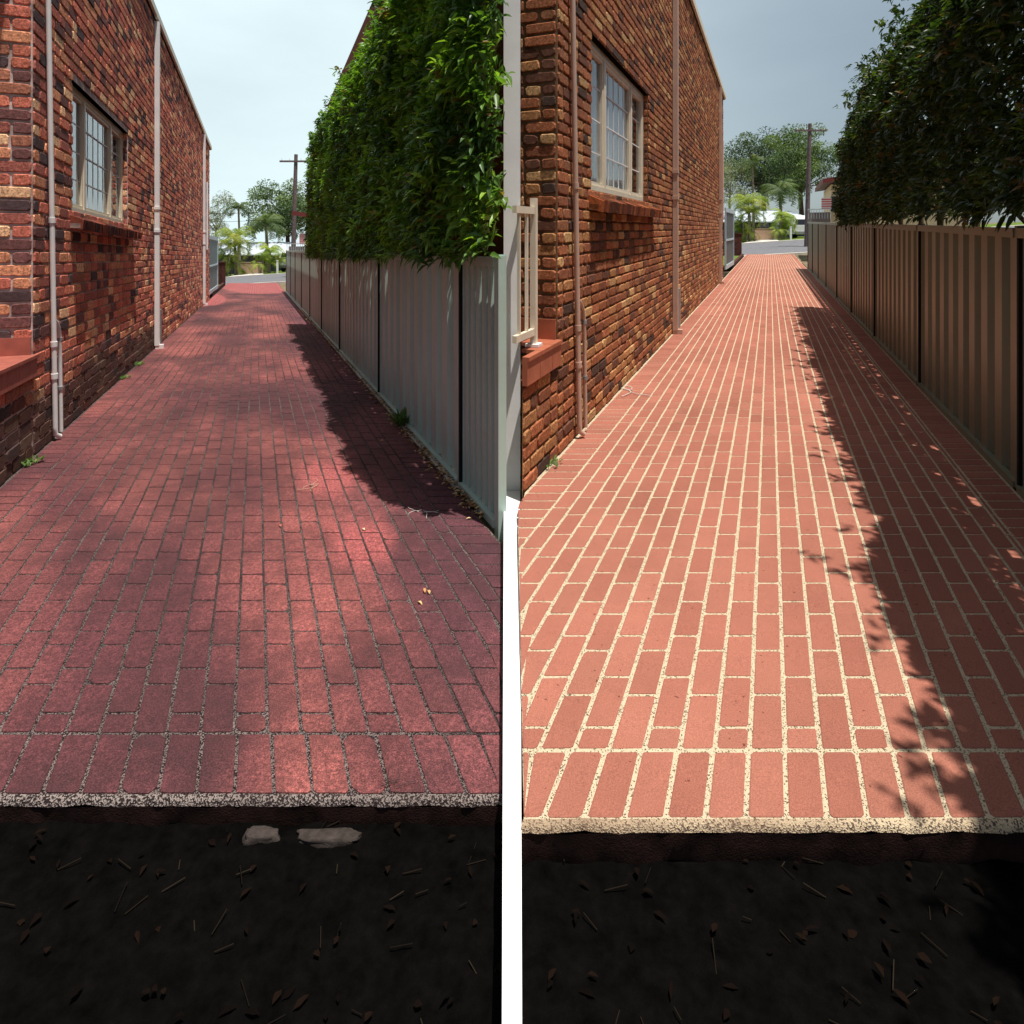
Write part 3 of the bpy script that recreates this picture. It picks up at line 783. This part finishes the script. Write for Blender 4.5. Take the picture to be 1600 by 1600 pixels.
def palm(loc, h, label, group, seed, n=22, fl=1.9, c0=(.10, .17, .03), c1=(.22, .26, .04), tr=.1, canes=0):
    r = random.Random(seed); loc = Vector(loc); T = thing('palm_tree', loc, label, 'palm', group)
    S_ = MB(); top = loc+Vector((r.uniform(-.15, .15), 0, h)); heads = [(top, n, fl)]
    S_.tube([loc-UP*.2, loc.lerp(top, .5)+Vector((.06, 0, 0)), top], [tr*1.3, tr, tr*.8], 10)
    for i in range(canes):
        hh = h*r.uniform(.25, .85); b = loc+Vector((r.uniform(-.6, .6), r.uniform(-.5, .5), 0)); t = b+Vector((r.uniform(-.5, .5), r.uniform(-.3, .3), hh))
        S_.tube([b-UP*.2, t], [.05, .04], 7); heads.append((t, 10, fl*r.uniform(.6, .85)))
    S_.build('trunk', M['palebark'], T)
    B = MB()
    for (tp, nn, l) in heads:
        for i in range(nn):
            az = i*2.399+r.uniform(-.3, .3); el = math.radians(r.uniform(-15, 78)); ll = l*r.uniform(.8, 1.15)
            dh = Vector((math.cos(az), math.sin(az), 0)); p = Vector(tp); cc = Vector(c0).lerp(Vector(c1), r.random()); pts = []
            e = el
            for q in range(11):
                pts.append(p.copy()); p = p+(dh*math.cos(e)+UP*math.sin(e))*ll/10; e -= math.radians(8+5*q*.25)
            for q in range(10):
                a, b = pts[q], pts[q+1]; side = dh.cross(UP).normalized(); B.add([a-side*.012, a+side*.012, b+side*.01, b-side*.01], [(0, 1, 2, 3)], 0, tuple(cc*.8))
                if q == 0: continue
                for s2 in (-1, 1):
                    for m in (0, .5):
                        st = a.lerp(b, m); w = (1-abs(q/10-.45))*l*.34
                        tip = st+(side*s2*.85+dh*.5).normalized()*w-UP*w*r.uniform(.25, .7)
                        u = (b-a).normalized()*.035*l/1.9
                        B.add([st-u, st+u, tip], [(0, 1, 2)], 0, tuple(cc*r.uniform(.7, 1.3)))
    B.build('crown', M['leafdull'], T)

def background(lane, adj, suf):
    L = lane.key == 'L'; nm = 'grimy' if L else 'cleaned'
    end = 'beyond the %s driveway' % nm
    def at(dx, dy, Y): p = lane.far(dx, dy, Y); return Vector((p.x, p.y, p.z))
    def gz(p, off=0): return Vector((p.x, p.y, base_z(p.x, p.y)+off))
    # palms
    g = None
    palm(gz(at(-32, 0, 51.5)), 3.3, 'yellow green clumping palm left of the tan garage %s' % end, g, 1, 20, 2.0, (.16, .24, .04), (.34, .36, .06), .1, 5)
    palm(gz(at(19, 0, 52)), 2.0, 'low bright green palm clump right of the tan garage %s' % end, g, 2, 20, 1.5, (.18, .28, .04), (.32, .38, .06), .1, 4)
    palm(gz(at(17, 0, 55)), 4.3, 'taller dark green feathery palm right of centre %s' % end, g, 3, 30, 2.3, (.07, .12, .05), (.15, .20, .07), .14)
    palm(gz(at(-26, 0, 56)), 7.0 if not L else 6.0, 'tall thin palm rising over the clumping palm %s' % end, g, 4, 18, 1.7, (.06, .10, .03), (.12, .16, .05), .1)
    # trees
    tree(gz(at(-62, 0, 60)), 8.6, 2.7, 'sparse grey green gum tree at the left %s' % end, 'tree', g, 11, (.16, .18, .13), (.26, .28, .20), 34, .16, .12, .35)
    tree(gz(at(50, 0, 66)), 9.2 if L else 11.5, 4.4, 'broad rounded green tree behind the power pole %s' % end, 'tree', g, 12, (.06, .11, .05), (.15, .21, .08), 70, .26, .25)
    if not L:
        tree(gz(at(-8, 0, 74)), 13, 6.0, 'large dark tree filling the distance at the end of the cleaned driveway', 'tree', g, 13, (.04, .07, .04), (.09, .13, .06), 80, .3, .3)
    # house opposite, garage
    hs = thing('garage_house', gz(at(-5, 0, 58)), 'low pale roofed house with a dark garage %s' % end, 'house')
    z0 = base_z(*gz(at(0, 0, 58)).xy)
    B = MB(); x0, x1 = at(-80, 0, 60).x, at(68, 0, 60).x
    B.box((x0, 60, z0-1), (x1-x0, 0, 0), (0, 6, 0), (0, 0, 2.75)); B.build('wall', M['housewall'], hs)
    B = MB(); B.add([Vector((x0-.4, 59.4, z0+1.7)), Vector((x1+.4, 59.4, z0+1.7)), Vector((x1-1, 63, z0+2.9)), Vector((x0+1, 63, z0+2.9)), Vector((x0-.4, 59.4, z0+1.6)), Vector((x1+.4, 59.4, z0+1.6)), Vector((x1+.4, 66.6, z0+1.6)), Vector((x0-.4, 66.6, z0+1.6))],
                    [(0, 1, 2, 3), (4, 5, 1, 0), (1, 5, 6, 2), (4, 0, 3, 7), (3, 2, 6, 7), (4, 7, 6, 5)]); B.build('roof', M['roofwhite'], hs)
    B = MB(); gx0, gx1 = at(-13, 0, 59).x, at(9, 0, 59).x
    B.box((gx0, 59.6, z0-.3), (gx1-gx0, 0, 0), (0, .35, 0), (0, 0, 1.95)); gd = B.build('garage_opening', M['gl'], hs)  # dark box painted in for the shade inside the open garage
    wl = MB(); wx0, wx1 = at(-24, 0, 53.5).x, at(10, 0, 53.5).x; zz = base_z((wx0+wx1)/2, 53.5)
    wl.box((wx0, 53.5, zz-.2), (wx1-wx0, 0, 0), (0, .2, 0), (0, 0, 1.2)); wl.box((wx0-.02, 53.48, zz+1.0), (wx1-wx0+.04, 0, 0), (0, .24, 0), (0, 0, .05))
    tag(wl.build('garden_wall', M['tan']), 'low tan rendered wall in front of the garage %s' % end, 'wall')
    b = MB(); xa, xb, xc, xd = at(-44, 0, 48.6).x, at(14, 0, 48.6).x, at(8, 0, 53.4).x, at(-24, 0, 53.4).x
    vs = [Vector((x, y, base_z(x, y)+.07)) for x, y in ((xa, 48.45), (xb, 48.45), (xc, 53.4), (xd, 53.4))]
    b.add(vs, [(0, 1, 2, 3)]); struct(b.build('apron', M['concrete']))
    # white marker post
    p = gz(at(33, 0, 49.5)); b = MB(); b.box(p+Vector((-.06, 0, -.1)), (.13, 0, 0), (0, .1, 0), (0, 0, 1.15)); b.box(p+Vector((-.075, -.015, 1.05)), (.16, 0, 0), (0, .13, 0), (0, 0, .05))
    tag(b.build('marker_post', M['white']), 'short white post on the verge %s' % end, 'post')
    # van seen from behind
    p = gz(at(51 if L else 53, 0, 53)); V = thing('parked_van', p, 'white van parked nose away %s' % end, 'van')
    b = MB(); w = .86; prof = [(0, .35, 1.0), (0, 1.1, 1.0), (.12, 1.65, .93), (.35, 1.98, .80)]
    sec = []
    for y, sc in ((0, 1), (4.2, 1)):
        for (dy, z, ws) in prof: sec.append([(p+Vector((s2*w*ws, y+(dy if y == 0 else -dy*2.5), z))) for s2 in (-1, 1)])
    vs = [q for s_ in sec for q in s_]
    fs = []
    for i in range(3): fs += [(2*i, 2*i+1, 2*i+3, 2*i+2), (8+2*i+1, 8+2*i, 8+2*i+2, 8+2*i+3), (2*i, 2*i+2, 8+2*i+2, 8+2*i), (2*i+3, 2*i+1, 8+2*i+1, 8+2*i+3)]
    fs += [(6, 7, 15, 14), (0, 8, 9, 1)]
    b.add(vs, fs); b.build('body', M['van'], V)
    b = MB(); b.add([p+Vector(v) for v in ((-.7, .005, 1.14), (.7, .005, 1.14), (.64, .10, 1.62), (-.64, .10, 1.62))], [(0, 1, 2, 3)]); b.build('rear_window', M['gl'], V)
    b = MB(); b.add([p+Vector(v) for v in ((-.868, .5, 1.15), (-.868, 3.2, 1.15), (-.81, 2.9, 1.62), (-.81, .6, 1.62))], [(0, 1, 2, 3)]); b.build('side_window', M['gl'], V)
    for s2 in (-1, 1):
        b = MB(); b.box(p+Vector((s2*.79-.05, -.02, .85)), (.1, 0, 0), (0, .05, 0), (0, 0, .35)); b.build('tail_light', M['red'], V)
        for y in (.8, 3.3):
            b = MB(); c = p+Vector((s2*.74, y, .33)); b.tube([c-Vector((.1, 0, 0)), c+Vector((.1, 0, 0))], .33, 18); wh = b.build('wheel', M['rubber'], V)
            b = MB(); c = c+Vector((s2*.101, 0, 0)); b.tube([c-Vector((.01, 0, 0)), c+Vector((.01, 0, 0))], .19, 14); b.build('rim', M['grey'], wh)
    b = MB(); b.box(p+Vector((-.8, -.08, .35)), (1.6, 0, 0), (0, .1, 0), (0, 0, .22)); b.build('bumper', M['grey'], V)
    # power pole with crossarm, insulators and wires
    q = gz(at(57, 0, 43)); top = q+Vector((.25, 0, 8.6)); Pp = thing('power_pole', q, 'grey timber power pole with crossarm %s' % end, 'pole')
    b = MB(); b.tube([q-UP*.4, q.lerp(top, .5), top], [.17, .15, .12], 14); b.build('shaft', M['pole'], Pp)
    b = MB(); c = top-UP*.5; b.box(c+Vector((-1.1, -.17, -.06)), (2.2, 0, 0), (0, .1, 0), (0, 0, .12)); b.build('crossarm', M['pole'], Pp)
    for s2 in (-.95, -.4, .4, .95):
        b = MB(); b.tube([c+Vector((s2, -.12, .06)), c+Vector((s2, -.12, .2))], [.04, .025], 8); b.build('insulator', M['white'], Pp)
    for zz_ in (4.1, 3.5):
        b = MB(); b.tube([q+Vector((.1, -.18, zz_+.3)), q+Vector((.1, .18, zz_+.3))], .03, 8); b.build('bracket', M['grey'], Pp)
    for i, zz_ in enumerate((4.6, 4.1) if L else (5.2, 4.6)):
        b = MB(); a = q+Vector((0, 0, zz_)); e = a+Vector((-22, 0, .5-.4*i)); b.tube([a.lerp(e, t)-UP*(1.4*t*(1-t)) for t in lsp(0, 1, 12)], .012, 5)
        tag(b.build('overhead_wire', M['black']), ('upper' if i == 0 else 'lower')+' thin black wire running left from the power pole %s' % end, 'wire')
    # cream neighbour house behind the fence end, its side wall along the driveway
    nd = gz(at(62, 0, 37) if L else at(82, 0, 33))
    N = thing('cream_house', nd, 'cream brick house with maroon eaves above the %s fence' % ('grey green' if L else 'brown'), 'house')
    zr = EYE-.04 if L else EYE+1.79; zt = zr+(1.62 if L else 1.35); wo = .85 if L else .42
    e1 = lane.n; e2 = Vector((lane.sx, 1, 0)).normalized()
    if L: e1, e2 = Vector((1, 0, 0)), Vector((0, 1, 0))
    T_ = lambda x, y, z: Vector((nd.x, nd.y, 0))+e1*x+e2*y+UP*z
    b = MB(); b.box(T_(wo, 0, nd.z-.3), e1*6, e2*5, UP*(zt-nd.z+.3)); b.build('wall', M['creamwall'], N)
    b = MB(); sl = -.12
    vs = [T_(0, -.6, zt+.12), T_(7, -.6, zt-1.0+.12), T_(7, 5.6, zt-1.0+.12), T_(0, 5.6, zt+.12)]
    if not L: vs = [T_(0, -.6, zt+.05), T_(7, -.6, zt+.9), T_(7, 5.6, zt+.9), T_(0, 5.6, zt+.05)]
    b.add(vs+[v+UP*.2 for v in vs], [(3, 2, 1, 0), (4, 5, 6, 7), (0, 1, 5, 4), (1, 2, 6, 5), (2, 3, 7, 6), (3, 0, 4, 7)]); rf = b.build('roof', M['roofgrey'], N)
    b = MB(); up = UP*.25; q0, q1, q3 = vs[0]-UP*.03-e2*.02-e1*.02, vs[1]-UP*.03-e2*.02, vs[3]-UP*.03-e1*.02
    b.add([q0, q1, q1+up, q0+up], [(0, 1, 2, 3)]); b.add([q3, q0, q0+up, q3+up], [(0, 1, 2, 3)]); b.build('fascia', M['maroon'], rf)
    b = MB(); b.box(T_(wo-.03, -.05, zr-.1), e1*.36, e2*.05, UP*.8); b.build('window', M['gl'], N)
    aw0 = .36 if L else -.06; b = MB()
    for q_ in range(5):
        b.box(T_(aw0, -.4, zr+.02+q_*.12), e1*.46, e2*.28, UP*.062, 0); b.box(T_(aw0, -.395, zr+.082+q_*.12), e1*.46, e2*.27, UP*.058, 1)
    b.build('awning', [M['pinkred'], M['white']], N)
    bx = -.28 if L else -.72; b = MB()
    for q_ in range(9): b.box(T_(bx+q_*.13, -.70, zr-.5), e1*.02, e2*.02, UP*.48)
    b.box(T_(bx-.03, -.72, zr-.02), e1*1.12, e2*.05, UP*.05); b.box(T_(bx, -.4, zr-1.2), e1*1.08, e2*.39, UP*1.05, 1)
    b.build('balcony_rail', [M['gateframe'], M['roofgrey']], N)
    # open gate leaf by the house corner
    if L: g0, g1, gh = lane.far(-76, 62, 24.7), lane.far(-61, 50, 29.5), 2.5
    else: g0, g1, gh = lane.far(-71, 67, 22.6), lane.far(-58, 58, 26), 2.35
    G = thing('metal_gate', g0, 'blue green sheet gate standing open beside the weathered brick house' if L else 'dark grey sheet gate standing open beside the orange brown brick house', 'gate')
    d = g1-g0; nn = Vector((d.y, -d.x, 0)).normalized()*.05
    b = MB(); n = 12; vs = []
    for i in range(n*2+1):
        o = nn*(.6 if (i//1) % 4 < 2 else .2); q_ = g0+d*(.01+.98*i/(2*n))+o; vs += [q_+UP*.15, q_+UP*(gh-.1)]
    b.add(vs, [(2*i, 2*i+1, 2*i+3, 2*i+2) for i in range(n*2)]); b.build('sheet_panel', M['gate' if L else 'gateR'], G)
    b = MB()
    for zz_, hh in ((.08, .16), (gh*.48, .07), (gh-.14, .16)): b.box(g0+UP*zz_, d, nn, UP*hh)
    b.box(g0+UP*.241, d*.03, nn*1.1, UP*(gh-.385)); b.box(g0+d*.97+UP*.241, d*.03, nn*1.1, UP*(gh-.385)); b.build('gate_frame', M['gateframe'], G)
    # dark brick pier with low wall at the street
    q = lane.P(lane.al-.62, 36.5, 0); b = MB()
    b.box(q+Vector((-.9, 0, -.2)), (.92, 0, 0), (0, .35, 0), (0, 0, 1.15)); b.box(q+Vector((.0, -.05, -.2)), (.42, 0, 0), (0, .45, 0), (0, 0, 1.5)); b.box(q+Vector((-.03, -.08, 1.3)), (.48, 0, 0), (0, .51, 0), (0, 0, .07))
    tag(b.build('brick_pier', M['darkbrick']), 'dark brick gate pier left of the %s driveway at the street' % nm, 'pier')
    b = MB(); vs = [lane.P(lane.al-1.9, 26.5, .03), lane.P(lane.al-.05, 26.5, .03), lane.P(lane.al-.05, 36.3, .03), lane.P(lane.al-1.9, 36.3, .03)]
    b.add(vs, [(0, 1, 2, 3)]); struct(b.build('lawn', M['grass']))
    b = MB(); a = lane.P(lane.al-.05, 26.5, -.1); b.box(a, lane.P(lane.al-.05, 36.3, -.1)-a, -lane.n*.12, UP*.24); struct(b.build('garden_kerb', M['darkbrick']))
background(LL, 0, ''); background(LR, 0, '')

# ------------------------------------------------------------------ small things
def flat_leaf(B, p, az, ln, wd, col, r):
    d = Vector((math.cos(az), math.sin(az), r.uniform(-.05, .25)))
    leaf(B, p, d, (UP+rv(r)*.3).normalized(), ln, wd, col, r.uniform(.1, .5), .1)
r = random.Random(77)
B = MB()
for i in range(2600):
    Y = 3.75+r.random()**1.5*15; a = LL.ar+.03+abs(r.gauss(0, .022)) if r.random() < .6 else LL.ar+.02-abs(r.gauss(0, .04))
    if noise.noise(Vector((Y*2, 0, 4))) < -.25 and r.random() < .7: continue
    p = LL.P(a, Y, .016+r.random()*.02 if a > LL.ar else .010)
    if p.x > -.05: continue
    c = r.choice([(190, 150, 100), (160, 112, 64), (120, 80, 50), (206, 176, 130), (96, 66, 46)])
    flat_leaf(B, p, r.uniform(0, 6.28), r.uniform(.025, .05), r.uniform(.012, .022), lin(*c), r)
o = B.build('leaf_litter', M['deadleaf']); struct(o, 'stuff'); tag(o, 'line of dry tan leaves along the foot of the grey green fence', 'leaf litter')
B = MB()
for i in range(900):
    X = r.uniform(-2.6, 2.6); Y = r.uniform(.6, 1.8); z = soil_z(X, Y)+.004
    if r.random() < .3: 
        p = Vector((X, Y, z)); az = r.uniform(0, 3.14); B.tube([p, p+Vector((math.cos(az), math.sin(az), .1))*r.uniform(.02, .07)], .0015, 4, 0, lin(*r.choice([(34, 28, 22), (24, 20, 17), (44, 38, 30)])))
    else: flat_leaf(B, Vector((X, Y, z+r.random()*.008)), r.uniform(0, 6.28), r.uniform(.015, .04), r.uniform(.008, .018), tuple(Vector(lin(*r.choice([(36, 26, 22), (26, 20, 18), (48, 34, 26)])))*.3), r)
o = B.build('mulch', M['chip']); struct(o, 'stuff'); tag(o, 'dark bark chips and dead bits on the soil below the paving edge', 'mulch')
spots = [(652, 943, (214, 178, 126)), (664, 930, (190, 140, 90)), (671, 932, (206, 160, 110)), (567, 828, (220, 200, 160)), (439, 826, (170, 100, 80)), (489, 520, (224, 214, 190)), (600, 690, (206, 170, 120))]
lab = ['pale fallen leaf lying right of the lighter pavers', 'small brown fallen leaf near the paler leaf', 'small orange fallen leaf beside the brown one', 'tiny cream leaf on the lower clean patch', 'reddish leaf left of the lower clean patch', 'tiny white leaf far up the grimy driveway near the fence', 'tan leaf above the clean patches']
for (x, y, c), lb in zip(spots, lab):
    Y = F*EYE/(y-LL.vy); a = (x-LL.vx)*Y/F; B = MB(); flat_leaf(B, LL.P(a, Y, .011), r.uniform(0, 6), .035, .016, lin(*c), r)
    tag(B.build('fallen_leaf', M['deadleaf']), lb, 'leaf', 'single leaves fallen on the grimy driveway')
# weeds
def weed(p, n, h, label, seed):
    r = random.Random(seed); B = MB()
    for i in range(n):
        az = r.uniform(0, 6.28); d = Vector((math.cos(az)*.7, math.sin(az)*.7, r.uniform(.5, 1.3)))
        leaf(B, Vector(p)+Vector((r.uniform(-.05, .05), r.uniform(-.08, .08), 0)), d, UP, h*r.uniform(.5, 1), .016, tuple(Vector(lin(96, 124, 60))*r.uniform(.6, 1.2)), .2, .3)
    tag(B.build('weed', M['leafdull']), label, 'weed')
weed(LL.P(LL.al+.05, 8.1, .01), 40, .08, 'low green weed at the foot of the weathered wall, nearer tuft', 1)
weed(LL.P(LL.al+.05, 9.1, .01), 45, .10, 'small green weed at the foot of the weathered wall, farther tuft', 2)
weed(LL.P(LL.al+.05, 4.75, .01), 40, .09, 'tiny green weed low on the weathered wall near the twin pipes', 3)
weed(LL.P(LL.ar+.03, 5.85, .01), 120, .26, 'wispy green grass tuft against the grey green fence', 4)
weed(LR.P(LR.al+.03, 4.15, .01), 30, .06, 'tiny moss tuft at the foot of the orange brown wall', 5)
# twigs
def twig(lane, x, y, label, c, sc=1, seed=1):
    r = random.Random(seed); Y = F*EYE/(y-lane.vy); a = (x-lane.vx)*Y/F; p = lane.P(a, Y, .013); B = MB()
    for i in range(5):
        q = [p+Vector((r.uniform(-.02, .02), r.uniform(-.02, .02), 0))]; az = r.uniform(0, 6.28)
        for k in range(5): az += r.uniform(-.7, .7); q.append(q[-1]+Vector((math.cos(az), math.sin(az), 0))*.022*sc)
        B.tube(q, .0013*sc, 5)
    tag(B.build('twig', c), label, 'twig')
twig(LL, 622, 1230, 'curled pale dry twig on the front course of the grimy driveway', M['stone'], .6, 3)
twig(LL, 493, 760, 'forked tan twig beside the upper clean patch', M['tan'], 1.3, 4)
twig(LL, 660, 802, 'small pale twig near the right border of the grimy driveway', M['concrete'], 1, 5)
twig(LR, 985, 612, 'pale dry twig on the cleaned paving near the brick wall', M['concrete'], 2.6, 6)
# flat pale stone under the front edge
def stone(cx, cy, w, d, h, label, seed):
    B = MB(); N, K = 28, 14; vs = []
    z = soil_z(cx, cy)
    for k in range(K+1):
        ph = math.pi*k/K
        for i in range(N):
            t = 2*math.pi*i/N; v = Vector((math.cos(t)*math.sin(ph), math.sin(t)*math.sin(ph), math.cos(ph)))
            g = 1+.28*noise.noise(v*1.7+Vector((seed, 0, 0)))+.12*noise.noise(v*5+Vector((0, seed, 0)))
            sq = lambda q: math.copysign(abs(q)**.6, q)
            vs.append(Vector((cx+sq(v.x)*w*g, cy+sq(v.y)*d*g, z+sq(v.z)*h*g)))
    B.add(vs, [(k*N+i, (k+1)*N+i, (k+1)*N+(i+1) % N, k*N+(i+1) % N) for k in range(K) for i in range(N)], 0, None, True)
    tag(B.build('stone', M['stone']), label, 'stone')
stone(-.72, 1.765, .05, .02, .022, 'flat grey stone lying on the soil against the grimy paving edge', 2)
stone(-.53, 1.765, .10, .02, .014, 'long grey stone to the right of the flat stone under the paving edge', 3)
for o in bpy.data.objects:
    if '_base' in o: del o['_base']
